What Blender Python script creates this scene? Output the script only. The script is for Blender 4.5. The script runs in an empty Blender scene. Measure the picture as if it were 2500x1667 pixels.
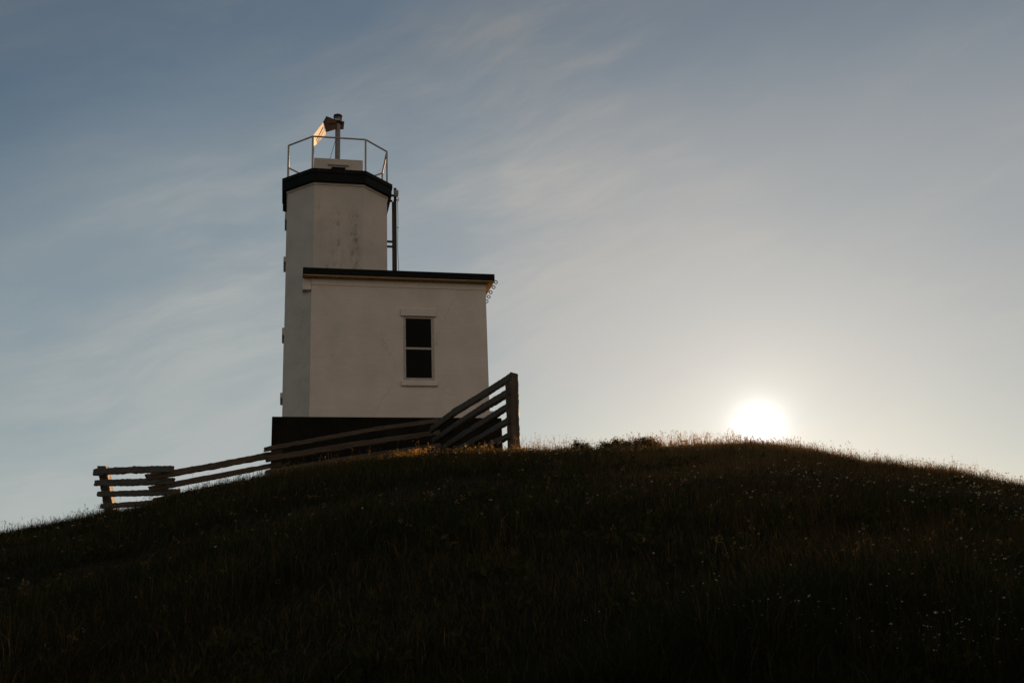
import bpy, bmesh, math, random
import numpy as np
from mathutils import Matrix, Vector

random.seed(7)
rng = np.random.default_rng(11)
sc = bpy.context.scene
C = sc.collection

# ------------------------------------------------------------------ camera
cam_d = bpy.data.cameras.new("camera")
cam = bpy.data.objects.new("camera", cam_d)
C.objects.link(cam)
CR = Vector((0.9992337, 0.0106624, -0.0376618))
CU = Vector((0.0391420, -0.2721940, 0.9614459))
CF = Vector((0.0, 0.9621833, 0.2724028))
cam.matrix_world = Matrix(((CR.x, CU.x, -CF.x, 0), (CR.y, CU.y, -CF.y, 0), (CR.z, CU.z, -CF.z, 0), (0, 0, 0, 1)))
cam_d.lens = 36.0 * 2498.38 / 2500.0
cam_d.sensor_width = 36.0
cam_d.clip_start = 0.1
cam_d.clip_end = 20000
sc.camera = cam

# ------------------------------------------------------------------ light
SUN = Vector((0.23005, 0.95690, 0.17720)).normalized()
SUN_EL = math.asin(SUN.z)
SUN_AZ = math.atan2(SUN.x, SUN.y)
SKY_STRENGTH = 0.072
sun_d = bpy.data.lights.new("sun", 'SUN')
sun_d.energy = 5.0
sun_d.angle = math.radians(0.53)
sun_d.color = (1.0, 0.57, 0.26)
sun_o = bpy.data.objects.new("sun", sun_d)
C.objects.link(sun_o)
sun_o.rotation_euler = (-SUN).to_track_quat('-Z', 'Y').to_euler()
sun_o.location = (20, 80, 30)

sc.view_settings.view_transform = 'Standard'
sc.view_settings.look = 'None'
sc.view_settings.exposure = 0.0
sc.view_settings.gamma = 1.0
sc.cycles.max_bounces = 8
sc.cycles.transparent_max_bounces = 16
sc.cycles.sample_clamp_indirect = 4.0

world = bpy.data.worlds.new("World")
sc.world = world
world.use_nodes = True
nt = world.node_tree
nt.nodes.clear()


class NB:
    """small helper to wire nodes"""
    def __init__(self, nt):
        self.nt = nt

    def n(self, typ, **kw):
        nd = self.nt.nodes.new(typ)
        for k, v in kw.items():
            setattr(nd, k, v)
        return nd

    def put(self, sock, v):
        if hasattr(v, 'is_output') or isinstance(v, bpy.types.NodeSocket):
            self.nt.links.new(v, sock)
        else:
            sock.default_value = v

    def math(self, op, a, b=0.0, c=None, clamp=False):
        nd = self.n('ShaderNodeMath', operation=op)
        nd.use_clamp = clamp
        self.put(nd.inputs[0], a)
        self.put(nd.inputs[1], b)
        if c is not None:
            self.put(nd.inputs[2], c)
        return nd.outputs[0]

    def vmath(self, op, a, b=None):
        nd = self.n('ShaderNodeVectorMath', operation=op)
        self.put(nd.inputs[0], a)
        if b is not None:
            self.put(nd.inputs[1], b)
        return nd.outputs['Value'] if op in ('DOT_PRODUCT', 'LENGTH') else nd.outputs[0]

    def mix(self, f, a, b, blend='MIX'):
        nd = self.n('ShaderNodeMix', data_type='RGBA', blend_type=blend)
        self.put(nd.inputs[0], f)
        self.put(nd.inputs[6], a)
        self.put(nd.inputs[7], b)
        return nd.outputs[2]

    def noise(self, vec, scale, detail=4.0, rough=0.55, dist=0.0):
        nd = self.n('ShaderNodeTexNoise')
        if vec is not None:
            self.put(nd.inputs['Vector'], vec)
        nd.inputs['Scale'].default_value = scale
        nd.inputs['Detail'].default_value = detail
        nd.inputs['Roughness'].default_value = rough
        nd.inputs['Distortion'].default_value = dist
        return nd.outputs['Fac']

    def mapr(self, v, a, b, c=0.0, d=1.0, smooth=False):
        nd = self.n('ShaderNodeMapRange')
        if smooth:
            nd.interpolation_type = 'SMOOTHSTEP'
        self.put(nd.inputs[0], v)
        for i, x in enumerate((a, b, c, d)):
            nd.inputs[i + 1].default_value = x
        return nd.outputs[0]

    def mapping(self, vec, loc=(0, 0, 0), rot=(0, 0, 0), scale=(1, 1, 1)):
        if rot[2] and scale != (1, 1, 1):           # turn first, then stretch
            vec = self.mapping(vec, rot=rot)
            rot = (0, 0, 0)
        nd = self.n('ShaderNodeMapping')
        self.put(nd.inputs[0], vec)
        nd.inputs[1].default_value = loc
        nd.inputs[2].default_value = rot
        nd.inputs[3].default_value = scale
        return nd.outputs[0]


def build_world():
    b = NB(nt)
    out = b.n('ShaderNodeOutputWorld')
    bg = b.n('ShaderNodeBackground')
    nt.links.new(bg.outputs[0], out.inputs[0])
    sky = b.n('ShaderNodeTexSky', sky_type='NISHITA', sun_disc=False)
    sky.sun_elevation = SUN_EL
    sky.sun_rotation = SUN_AZ
    sky.air_density = 1.0
    sky.dust_density = 0.25
    sky.ozone_density = 1.5
    d = b.n('ShaderNodeTexCoord').outputs['Generated']
    sep = b.n('ShaderNodeSeparateXYZ')
    nt.links.new(d, sep.inputs[0])
    # thin feathery cirrus, laid out in bearing and altitude, streaks tilted
    brg = b.math('ARCTAN2', sep.outputs[0], sep.outputs[1])
    alt = b.math('ARCSINE', sep.outputs[2])
    cmb = b.n('ShaderNodeCombineXYZ')
    nt.links.new(brg, cmb.inputs[0])
    nt.links.new(alt, cmb.inputs[1])
    uv = cmb.outputs[0]

    def warp(v, sc_, amt, off):
        w_ = b.n('ShaderNodeTexNoise')
        b.put(w_.inputs['Vector'], b.mapping(v, loc=off))
        w_.inputs['Scale'].default_value = sc_
        w_.inputs['Detail'].default_value = 4.0
        sc2 = b.n('ShaderNodeVectorMath', operation='SCALE')
        nt.links.new(w_.outputs['Color'], sc2.inputs[0])
        sc2.inputs['Scale'].default_value = amt
        return b.vmath('ADD', v, sc2.outputs[0])
    uw = warp(uv, 3.2, 0.10, (0, 0, 0))
    T1, T2 = math.radians(14), math.radians(22)
    m1 = b.mapping(uw, loc=(0.6, 0.2, 0), rot=(0, 0, -T1), scale=(2.8, 9.0, 1))
    m2 = b.mapping(uw, loc=(3.1, 1.7, 0), rot=(0, 0, -T2), scale=(5.0, 34.0, 1))
    m3 = b.mapping(uw, loc=(7.7, 4.2, 0), rot=(0, 0, -math.radians(9)), scale=(9.0, 70.0, 1))
    s1 = b.mapr(b.noise(m1, 1.0, 7.0, 0.58), 0.32, 0.68, smooth=True)
    s2 = b.mapr(b.noise(m2, 1.0, 7.0, 0.62), 0.38, 0.80, smooth=True)
    s3 = b.mapr(b.noise(m3, 1.0, 5.0, 0.6), 0.40, 0.80, smooth=True)
    big = b.mapr(b.noise(b.mapping(uv, loc=CLOUD_LOC, rot=(0, 0, -T1), scale=(1.0, 1.7, 1)), 3.2, 3.0, 0.5), 0.30, 0.58, smooth=True)
    lefty = b.mapr(brg, 0.35, -0.10, 0.30, 1.0, smooth=True)
    fil = b.math('ADD', b.math('MULTIPLY', s2, 0.50), b.math('MULTIPLY', s3, 0.25))
    cl = b.math('ADD', b.math('MULTIPLY', s1, b.math('ADD', b.math('MULTIPLY', fil, 1.0), 0.55)), b.math('ADD', b.math('MULTIPLY', fil, 0.34), 0.10))
    cl = b.math('MULTIPLY', cl, b.math('ADD', b.math('MULTIPLY', big, 0.85), 0.22))
    veil = b.math('ADD', b.math('MULTIPLY', b.mapr(alt, 0.42, 0.12, smooth=True), 0.08), b.mapr(brg, -0.15, 0.25, 0.03, 0.16, smooth=True))      # thin milky veil low down
    cl = b.math('ADD', b.math('MULTIPLY', b.math('MULTIPLY', cl, lefty), b.math('MULTIPLY', b.mapr(alt, 0.50, 0.26, 0.72, 1.05, smooth=True), b.mapr(b.math('ADD', b.math('MULTIPLY', brg, -1.0), alt), 0.80, 0.52, 0.28, 1.0, smooth=True))), veil, clamp=True)
    lum = b.n('ShaderNodeRGBToBW')
    nt.links.new(sky.outputs[0], lum.inputs[0])
    cs = b.n('ShaderNodeMix', data_type='RGBA', blend_type='MULTIPLY')
    cs.inputs[0].default_value = 1.0
    gl = b.n('ShaderNodeCombineXYZ')
    for i in range(3):
        nt.links.new(b.math('ADD', b.math('MULTIPLY', lum.outputs[0], CLOUD_GAIN), CLOUD_ADD), gl.inputs[i])
    cs.inputs[6].default_value = (1.0, 0.975, 0.93, 1)
    nt.links.new(gl.outputs[0], cs.inputs[7])
    col = b.mix(b.math('MULTIPLY', cl, 0.9), b.mix(1.0, sky.outputs[0], SKY_TINT, 'MULTIPLY'), cs.outputs[2])
    # high thin overcast, even and milky, thinning out overhead
    vc = b.mix(b.mapr(brg, -0.25, 0.15, smooth=True), tuple(c / SKY_STRENGTH for c in VEIL_L) + (1,), tuple(c / SKY_STRENGTH for c in VEIL_R) + (1,))
    vf = b.math('MULTIPLY', b.mapr(alt, 0.58, 0.40, 0.03, 0.36, smooth=True), b.mapr(b.math('SUBTRACT', alt, brg), 1.02, 0.76, smooth=True))
    vf = b.math('MULTIPLY', vf, b.math('ADD', b.math('MULTIPLY', cl, 1.3), 0.72), clamp=True)
    col = b.mix(vf, col, vc)
    # broken cloud bank added unseen behind the viewpoint to warm and brighten the walls
    bd = b.n('ShaderNodeCombineXYZ')
    for i, q in enumerate((0.52, -0.83, 0.15)):
        bd.inputs[i].default_value = q
    back = b.mapr(b.vmath('DOT_PRODUCT', d, bd.outputs[0]), 0.15, 0.75, smooth=True)
    low = b.mapr(sep.outputs[2], 0.85, 0.35, smooth=True)
    fill_bank = b.mapr(b.noise(b.mapping(d, scale=(2.2, 2.2, 5.0)), 1.3, 6.0, 0.55), 0.30, 0.52, smooth=True)
    fill_bank = b.math('MULTIPLY', fill_bank, b.math('MULTIPLY', back, low))
    col = b.mix(b.math('MULTIPLY', fill_bank, 0.9), col, FILL_BANK)
    # the sun itself and its aureole, both fixed in the sky
    sd = b.n('ShaderNodeCombineXYZ')
    for i in range(3):
        sd.inputs[i].default_value = SUN[i]
    dp = b.math('MAXIMUM', b.vmath('DOT_PRODUCT', b.vmath('NORMALIZE', d), sd.outputs[0]), 0.0)
    for n_, amp, cc in GLOW:
        g = b.math('MULTIPLY', b.math('POWER', dp, n_), amp / SKY_STRENGTH)
        gc = b.n('ShaderNodeVectorMath', operation='SCALE')
        gc.inputs[0].default_value = cc
        nt.links.new(g, gc.inputs['Scale'])
        col = b.mix(1.0, col, gc.outputs[0], 'ADD')
    nt.links.new(col, bg.inputs[0])
    bg.inputs[1].default_value = SKY_STRENGTH


CLOUD_GAIN = 1.10
CLOUD_ADD = 1.45
VEIL_L = (0.405, 0.445, 0.445)
VEIL_R = (0.485, 0.46, 0.43)
CLOUD_LOC = (1.3, 0.4, 0)
SKY_TINT = (0.97, 0.97, 0.92, 1)
FILL_BANK = (7.4, 5.3, 3.7, 1)
GLOW = [(16000.0, 3.0, (1.0, 0.99, 0.97)), (3600.0, 0.55, (1.0, 0.99, 0.98)), (600.0, 0.13, (1.0, 0.95, 0.92)), (45.0, 0.07, (1.0, 0.88, 0.80))]
build_world()


# ------------------------------------------------------------------ materials
def new_mat(name):
    m = bpy.data.materials.new(name)
    m.use_nodes = True
    t = m.node_tree
    b = NB(t)
    bs = t.nodes['Principled BSDF']
    return m, b, bs


def mat_plain(name, col, rough=0.6, metal=0.0, var=0.15, scale=6.0, bump=0.0, spec=0.4):
    m, b, bs = new_mat(name)
    tc = b.n('ShaderNodeTexCoord').outputs['Object']
    f = b.mapr(b.noise(tc, scale, 6, 0.6), 0.3, 0.7, 1 - var, 1 + var)
    v = b.n('ShaderNodeVectorMath', operation='SCALE')
    v.inputs[0].default_value = col
    b.put(v.inputs['Scale'], f)
    b.put(bs.inputs['Base Color'], v.outputs[0])
    bs.inputs['Roughness'].default_value = rough
    bs.inputs['Metallic'].default_value = metal
    bs.inputs['Specular IOR Level'].default_value = spec
    if bump:
        bp = b.n('ShaderNodeBump')
        bp.inputs['Strength'].default_value = bump
        bp.inputs['Distance'].default_value = 0.02
        b.put(bp.inputs['Height'], b.noise(tc, scale * 5, 6, 0.65))
        b.put(bs.inputs['Normal'], bp.outputs[0])
    return m


def mat_wall(name, stains):
    """old white masonry paint: faint board marks, blotches, mildew on the tower face"""
    m, b, bs = new_mat(name)
    tc = b.n('ShaderNodeTexCoord').outputs['Object']
    k = 0.86 if stains else 1.0
    base = b.mix(b.mapr(b.noise(tc, 0.9, 5, 0.6), 0.3, 0.7), (0.59 * k, 0.575 * k, 0.535 * k, 1), (0.76 * k, 0.71 * k, 0.65 * k, 1))
    base = b.mix(b.mapr(b.noise(b.mapping(tc, scale=(0.7, 0.7, 9)), 1.6, 6, 0.6), 0.45, 0.75, 0, 0.35), base, (0.58, 0.56, 0.50, 1))
    sp = b.n('ShaderNodeSeparateXYZ')
    b.put(sp.inputs[0], tc)
    # few small rust / chip spots
    spots = b.math('MULTIPLY', b.mapr(b.noise(tc, 6.0, 4, 0.75), 0.63, 0.70), b.mapr(b.noise(b.mapping(tc, loc=(4, 2, 1)), 0.8, 2), 0.50, 0.60))
    base = b.mix(b.math('MULTIPLY', spots, 0.5), base, (0.22, 0.15, 0.10, 1))
    # hairline cracks
    vo = b.n('ShaderNodeTexVoronoi', feature='DISTANCE_TO_EDGE')
    b.put(vo.inputs['Vector'], b.vmath('ADD', b.mapping(tc, scale=(0.42, 0.42, 0.26)), b.mapping(b.noise(tc, 1.6, 5, 0.6), scale=(0.35, 0.35, 0.35))))
    vo.inputs['Scale'].default_value = 1.0
    ck_ = b.math('MULTIPLY', b.mapr(vo.outputs['Distance'], 0.0035, 0.0012), b.mapr(b.noise(b.mapping(tc, loc=(2, 9, 4)), 0.7, 2), 0.48, 0.60))
    base = b.mix(b.math('MULTIPLY', ck_, 0.45), base, (0.25, 0.22, 0.18, 1))
    if stains:
        zm = b.math('MULTIPLY', b.mapr(sp.outputs[2], 6.0, 6.6), b.mapr(sp.outputs[2], 9.7, 9.3))
        yfront = b.mapr(sp.outputs[1], 0.35, 0.2)
        # vertical runs
        def run(x0, w, lo, hi):
            dx = b.math('ABSOLUTE', b.math('SUBTRACT', sp.outputs[0], x0))
            a = b.mapr(dx, w, w * 0.25)
            nz = b.mapr(b.noise(b.mapping(tc, loc=(x0, 0, 0), scale=(2.2, 1, 0.8)), 2.4, 7, 0.72), lo, hi)
            return b.math('MULTIPLY', a, nz)
        st = b.math('MAXIMUM', run(0.75, 0.80, 0.53, 0.68), run(1.47, 0.28, 0.40, 0.58))
        st = b.math('MAXIMUM', st, run(0.80, 0.40, 0.50, 0.64))
        st = b.math('MULTIPLY', b.math('MULTIPLY', st, b.mapr(b.noise(b.mapping(tc, loc=(3, 1, 2)), 5.5, 6, 0.7), 0.40, 0.60)), b.math('MULTIPLY', zm, yfront))
        base = b.mix(b.math('MULTIPLY', st, 0.72), base, (0.175, 0.20, 0.105, 1))
    b.put(bs.inputs['Base Color'], base)
    bs.inputs['Roughness'].default_value = 0.75
    bs.inputs['Specular IOR Level'].default_value = 0.25
    bp = b.n('ShaderNodeBump')
    bp.inputs['Strength'].default_value = 0.35
    bp.inputs['Distance'].default_value = 0.02
    hh = b.math('ADD', b.noise(b.mapping(tc, scale=(0.6, 0.6, 7)), 3.0, 6, 0.6), b.math('MULTIPLY', b.noise(tc, 30, 4), 0.4))
    b.put(bp.inputs['Height'], hh)
    b.put(bs.inputs['Normal'], bp.outputs[0])
    return m


def mat_wood(name, c1, c2, rough=0.85, spec=0.2):
    m, b, bs = new_mat(name)
    uv = b.n('ShaderNodeTexCoord').outputs['Object']
    at = b.n('ShaderNodeAttribute', attribute_name='along').outputs['Vector']
    g = b.noise(b.mapping(at, scale=(1.2, 14, 14)), 1.6, 7, 0.65)
    blot = b.noise(uv, 2.2, 4)
    col = b.mix(b.mapr(g, 0.3, 0.7), c1, c2)
    col = b.mix(b.mapr(blot, 0.5, 0.75, 0, 0.45), col, (0.05, 0.045, 0.035, 1))
    crack = b.mapr(b.noise(b.mapping(at, scale=(0.7, 26, 26)), 1.3, 5, 0.6), 0.60, 0.68)
    col = b.mix(b.math('MULTIPLY', crack, 0.7), col, (0.02, 0.017, 0.012, 1))
    b.put(bs.inputs['Base Color'], col)
    bs.inputs['Roughness'].default_value = rough
    bs.inputs['Specular IOR Level'].default_value = spec
    bp = b.n('ShaderNodeBump')
    bp.inputs['Strength'].default_value = 0.7
    bp.inputs['Distance'].default_value = 0.02
    b.put(bp.inputs['Height'], b.math('SUBTRACT', g, b.math('MULTIPLY', crack, 0.6)))
    b.put(bs.inputs['Normal'], bp.outputs[0])
    return m


def mat_leaf(name, ca, cb, trans=0.4, tcol=None):
    """thin vegetation: diffuse plus light passing through; colour varies per blade ('tint' attribute)"""
    m = bpy.data.materials.new(name)
    m.use_nodes = True
    t = m.node_tree
    t.nodes.clear()
    b = NB(t)
    out = b.n('ShaderNodeOutputMaterial')
    at = b.n('ShaderNodeAttribute', attribute_name='tint').outputs['Fac']
    col = b.mix(at, ca, cb)
    d = b.n('ShaderNodeBsdfDiffuse')
    tr = b.n('ShaderNodeBsdfTranslucent')
    b.put(d.inputs[0], col)
    if tcol is None:
        b.put(tr.inputs[0], b.mix(1.0, col, (1.6, 1.4, 1.0, 1), 'MULTIPLY'))
    else:
        tr.inputs[0].default_value = tcol
    mx = b.n('ShaderNodeMixShader')
    mx.inputs[0].default_value = trans
    t.links.new(d.outputs[0], mx.inputs[1])
    t.links.new(tr.outputs[0], mx.inputs[2])
    t.links.new(mx.outputs[0], out.inputs[0])
    return m


M = {}
M['wall'] = mat_wall('white_masonry_paint', False)
M['tower'] = mat_wall('stained_white_masonry_paint', True)
M['trim'] = mat_plain('white_trim_paint', (0.70, 0.67, 0.61), 0.6, var=0.08, bump=0.1)
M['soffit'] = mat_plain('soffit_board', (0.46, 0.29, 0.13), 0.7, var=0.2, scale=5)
mv, vb, vs = new_mat('dashed_vent_strip')
vtc = vb.n('ShaderNodeTexCoord').outputs['Object']
vb.put(vs.inputs['Base Color'], vb.mix(vb.mapr(vb.noise(vb.mapping(vtc, scale=(9, 0.01, 0.01)), 1.0, 3, 0.6), 0.5, 0.54), (0.42, 0.37, 0.30, 1), (0.02, 0.018, 0.015, 1)))
M['ventstrip'] = mv
M['dark'] = mat_plain('black_green_roof_edge', (0.0045, 0.0075, 0.0062), 0.7, var=0.5, scale=4, bump=0.2, spec=0.15)
mr, rb, rs_ = new_mat('dark_rim_with_droppings')
rtc = rb.n('ShaderNodeTexCoord').outputs['Object']
rsp = rb.n('ShaderNodeSeparateXYZ')
rb.put(rsp.inputs[0], rtc)
drip = rb.math('MULTIPLY', rb.mapr(rb.noise(rb.mapping(rtc, scale=(9, 9, 1.1)), 1.3, 5, 0.7), 0.56, 0.70), rb.mapr(rsp.outputs[2], 10.62, 10.98))
rb.put(rs_.inputs['Base Color'], rb.mix(rb.math('MULTIPLY', drip, 0.6), rb.mix(rb.noise(rtc, 4, 6, 0.7), (0.003, 0.0045, 0.004, 1), (0.009, 0.013, 0.011, 1)), (0.13, 0.125, 0.11, 1)))
rs_.inputs['Roughness'].default_value = 0.7
rs_.inputs['Specular IOR Level'].default_value = 0.15
M['rim'] = mr
M['plinth'] = mat_plain('dark_brown_concrete', (0.011, 0.0108, 0.0075), 0.9, var=0.5, scale=2.2, bump=0.5, spec=0.1)
M['frame'] = mat_plain('aged_window_frame', (0.42, 0.41, 0.37), 0.6, var=0.15)
M['rail'] = mat_plain('painted_steel', (0.44, 0.41, 0.37), 0.5, var=0.2, scale=9)
M['iron'] = mat_plain('dark_rusty_iron', (0.024, 0.019, 0.015), 0.6, var=0.5, scale=14)
M['galv'] = mat_plain('galvanised_steel', (0.22, 0.21, 0.20), 0.5, metal=0.3, var=0.2)
M['box'] = mat_plain('grey_box', (0.25, 0.26, 0.26), 0.6, var=0.1)
M['plate'] = mat_plain('brown_board', (0.10, 0.055, 0.028), 0.7, var=0.35, scale=5)
M['cable'] = mat_plain('black_cable', (0.02, 0.02, 0.02), 0.6)
M['wood'] = mat_wood('weathered_rail_wood', (0.125, 0.095, 0.063, 1), (0.052, 0.040, 0.026, 1), 0.62, 0.3)
M['post'] = mat_wood('weathered_post_wood', (0.15, 0.115, 0.085, 1), (0.06, 0.046, 0.033, 1), 0.6, 0.16)
mg, gb, gs = new_mat('window_glass')
gs.inputs['Base Color'].default_value = (0.001, 0.0035, 0.003, 1)
gs.inputs['Roughness'].default_value = 0.06
gs.inputs['Specular IOR Level'].default_value = 0.06
M['glass'] = mg
ml, lb, ls = new_mat('lantern_glass')
ls.inputs['Base Color'].default_value = (0.5, 0.45, 0.38, 1)
ls.inputs['Roughness'].default_value = 0.15
ls.inputs['Transmission Weight'].default_value = 0.7
M['lens'] = ml
# thin pale board of translucent plastic, the low sun shines through it
mp = bpy.data.materials.new('translucent_board')
mp.use_nodes = True
t_ = mp.node_tree
t_.nodes.clear()
b_ = NB(t_)
o_ = b_.n('ShaderNodeOutputMaterial')
dd = b_.n('ShaderNodeBsdfDiffuse')
dd.inputs[0].default_value = (0.8, 0.74, 0.62, 1)
tt = b_.n('ShaderNodeBsdfTranslucent')
nz = b_.noise(b_.n('ShaderNodeTexCoord').outputs['Object'], 9, 5, 0.7)
b_.put(tt.inputs[0], b_.mix(b_.mapr(nz, 0.72, 0.80), (0.97, 0.95, 0.90, 1), (0.60, 0.45, 0.28, 1)))
mm = b_.n('ShaderNodeMixShader')
mm.inputs[0].default_value = 0.94
t_.links.new(dd.outputs[0], mm.inputs[1])
t_.links.new(tt.outputs[0], mm.inputs[2])
t_.links.new(mm.outputs[0], o_.inputs[0])
M['panel'] = mp

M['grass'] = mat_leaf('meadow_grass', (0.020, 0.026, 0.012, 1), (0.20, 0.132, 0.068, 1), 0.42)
M['stalk'] = mat_leaf('dry_stalks', (0.075, 0.055, 0.028, 1), (0.30, 0.20, 0.09, 1), 0.6)
M['leaf'] = mat_leaf('shrub_leaf', (0.022, 0.032, 0.012, 1), (0.06, 0.055, 0.022, 1), 0.35)
M['bloom'] = mat_leaf('white_bloom', (0.62, 0.58, 0.50, 1), (0.42, 0.36, 0.26, 1), 0.4)
M['goldhead'] = mat_leaf('dry_flower_head', (0.50, 0.36, 0.16, 1), (0.34, 0.22, 0.09, 1), 0.5)
M['agave'] = mat_leaf('fleshy_leaf', (0.035, 0.045, 0.02, 1), (0.07, 0.06, 0.03, 1), 0.15)
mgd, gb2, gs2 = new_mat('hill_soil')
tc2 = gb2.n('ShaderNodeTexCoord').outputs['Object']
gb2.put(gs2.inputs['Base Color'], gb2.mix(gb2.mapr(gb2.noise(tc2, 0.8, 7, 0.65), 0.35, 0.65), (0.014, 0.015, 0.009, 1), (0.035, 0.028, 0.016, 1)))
gs2.inputs['Roughness'].default_value = 0.95
gs2.inputs['Specular IOR Level'].default_value = 0.05
bp2 = gb2.n('ShaderNodeBump')
bp2.inputs['Strength'].default_value = 0.8
bp2.inputs['Distance'].default_value = 0.06
gb2.put(bp2.inputs['Height'], gb2.noise(tc2, 9, 7, 0.7))
gb2.put(gs2.inputs['Normal'], bp2.outputs[0])
M['soil'] = mgd


# ------------------------------------------------------------------ object helpers
def tag(o, label=None, cat=None, group=None, kind=None):
    if label: o['label'] = label
    if cat: o['category'] = cat
    if group: o['group'] = group
    if kind: o['kind'] = kind
    return o


def empty(name, loc, rz=0.0):
    o = bpy.data.objects.new(name, None)
    o.location = loc
    o.rotation_euler = (0, 0, rz)
    o.empty_display_size = 0.3
    C.objects.link(o)
    return o


class MB:
    """collects shapes, builds ONE mesh object"""
    def __init__(self, off=(0, 0, 0)):
        self.bm = bmesh.new()
        self.off = Vector(off)

    def box(self, x0, x1, y0, y1, z0, z1, bev=0.0):
        vs = [self.bm.verts.new(Vector((x, y, z)) + self.off) for x in (x0, x1) for y in (y0, y1) for z in (z0, z1)]
        F = [(0, 1, 3, 2), (4, 6, 7, 5), (0, 4, 5, 1), (2, 3, 7, 6), (0, 2, 6, 4), (1, 5, 7, 3)]
        fs = [self.bm.faces.new([vs[i] for i in f]) for f in F]
        if bev:
            es = {e for f in fs for e in f.edges}
            bmesh.ops.bevel(self.bm, geom=list(es), offset=bev, segments=1, affect='EDGES', profile=0.5)
        return self

    def prism(self, pts, z0, z1, cap=True):
        a = [self.bm.verts.new(Vector((x, y, z0)) + self.off) for x, y in pts]
        b = [self.bm.verts.new(Vector((x, y, z1)) + self.off) for x, y in pts]
        n = len(pts)
        for i in range(n):
            j = (i + 1) % n
            self.bm.faces.new((a[i], a[j], b[j], b[i]))
        if cap:
            self.bm.faces.new(a[::-1])
            self.bm.faces.new(b)
        return self

    def ring_prism(self, po, pi, z0, z1):
        n = len(po)
        V = lambda p, z: [self.bm.verts.new(Vector((x, y, z)) + self.off) for x, y in p]
        ao, bo, ai, bi = V(po, z0), V(po, z1), V(pi, z0), V(pi, z1)
        for i in range(n):
            j = (i + 1) % n
            self.bm.faces.new((ao[i], ao[j], bo[j], bo[i]))
            self.bm.faces.new((ai[j], ai[i], bi[i], bi[j]))
            self.bm.faces.new((bo[i], bo[j], bi[j], bi[i]))
            self.bm.faces.new((ao[j], ao[i], ai[i], ai[j]))
        return self

    def quad(self, pts, th):
        """thick plate from a planar polygon"""
        P = [Vector(p) + self.off for p in pts]
        n = (P[1] - P[0]).cross(P[2] - P[0]).normalized() * th * 0.5
        a = [self.bm.verts.new(p - n) for p in P]
        b = [self.bm.verts.new(p + n) for p in P]
        k = len(P)
        self.bm.faces.new(a[::-1])
        self.bm.faces.new(b)
        for i in range(k):
            j = (i + 1) % k
            self.bm.faces.new((a[i], a[j], b[j], b[i]))
        return self

    def tube(self, pts, r, seg=8, cap=True):
        P = [Vector(p) + self.off for p in pts]
        rs = r if isinstance(r, (list, tuple)) else [r] * len(P)
        rings = []
        up = None
        for i, p in enumerate(P):
            d = (P[min(i + 1, len(P) - 1)] - P[max(i - 1, 0)]).normalized()
            if up is None:
                up = Vector((0, 0, 1)) if abs(d.z) < 0.9 else Vector((1, 0, 0))
            s = d.cross(up).normalized()
            u = s.cross(d).normalized()
            up = u
            rings.append([self.bm.verts.new(p + (s * math.cos(a) + u * math.sin(a)) * rs[i])
                          for a in [2 * math.pi * k / seg for k in range(seg)]])
        for A, B in zip(rings, rings[1:]):
            for k in range(seg):
                j = (k + 1) % seg
                self.bm.faces.new((A[k], A[j], B[j], B[k]))
        if cap:
            self.bm.faces.new(rings[0][::-1])
            self.bm.faces.new(rings[-1])
        return self

    def torus(self, c, R, r, axis='y', n=20, m=8, a0=0.0, a1=2 * math.pi):
        pts = []
        closed = abs(a1 - a0 - 2 * math.pi) < 1e-6
        for k in range(n + 1):
            a = a0 + (a1 - a0) * k / n
            u, v = math.cos(a) * R, math.sin(a) * R
            pts.append((c[0] + u, c[1], c[2] + v) if axis == 'y' else (c[0], c[1] + u, c[2] + v))
        return self.tube(pts, r, m, cap=not closed)

    def build(self, name, mat, parent=None, smooth=False):
        bmesh.ops.recalc_face_normals(self.bm, faces=self.bm.faces)
        me = bpy.data.meshes.new(name)
        self.bm.to_mesh(me)
        self.bm.free()
        me.materials.append(mat)
        if smooth:
            for p in me.polygons:
                p.use_smooth = True
        o = bpy.data.objects.new(name, me)
        C.objects.link(o)
        if parent:
            o.parent = parent
        return o


def np_mesh(name, verts, tris, mat, tint=None, parent=None):
    me = bpy.data.meshes.new(name)
    nv, nf = len(verts), len(tris)
    me.vertices.add(nv)
    me.vertices.foreach_set('co', np.ascontiguousarray(verts, np.float32).ravel())
    me.loops.add(nf * 3)
    me.loops.foreach_set('vertex_index', np.ascontiguousarray(tris, np.int32).ravel())
    me.polygons.add(nf)
    me.polygons.foreach_set('loop_start', np.arange(0, nf * 3, 3, dtype=np.int32))
    me.update(calc_edges=True)
    if tint is not None:
        a = me.attributes.new('tint', 'FLOAT', 'POINT')
        a.data.foreach_set('value', np.ascontiguousarray(tint, np.float32))
    me.materials.append(mat)
    o = bpy.data.objects.new(name, me)
    C.objects.link(o)
    if parent:
        o.parent = parent
    return o


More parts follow.
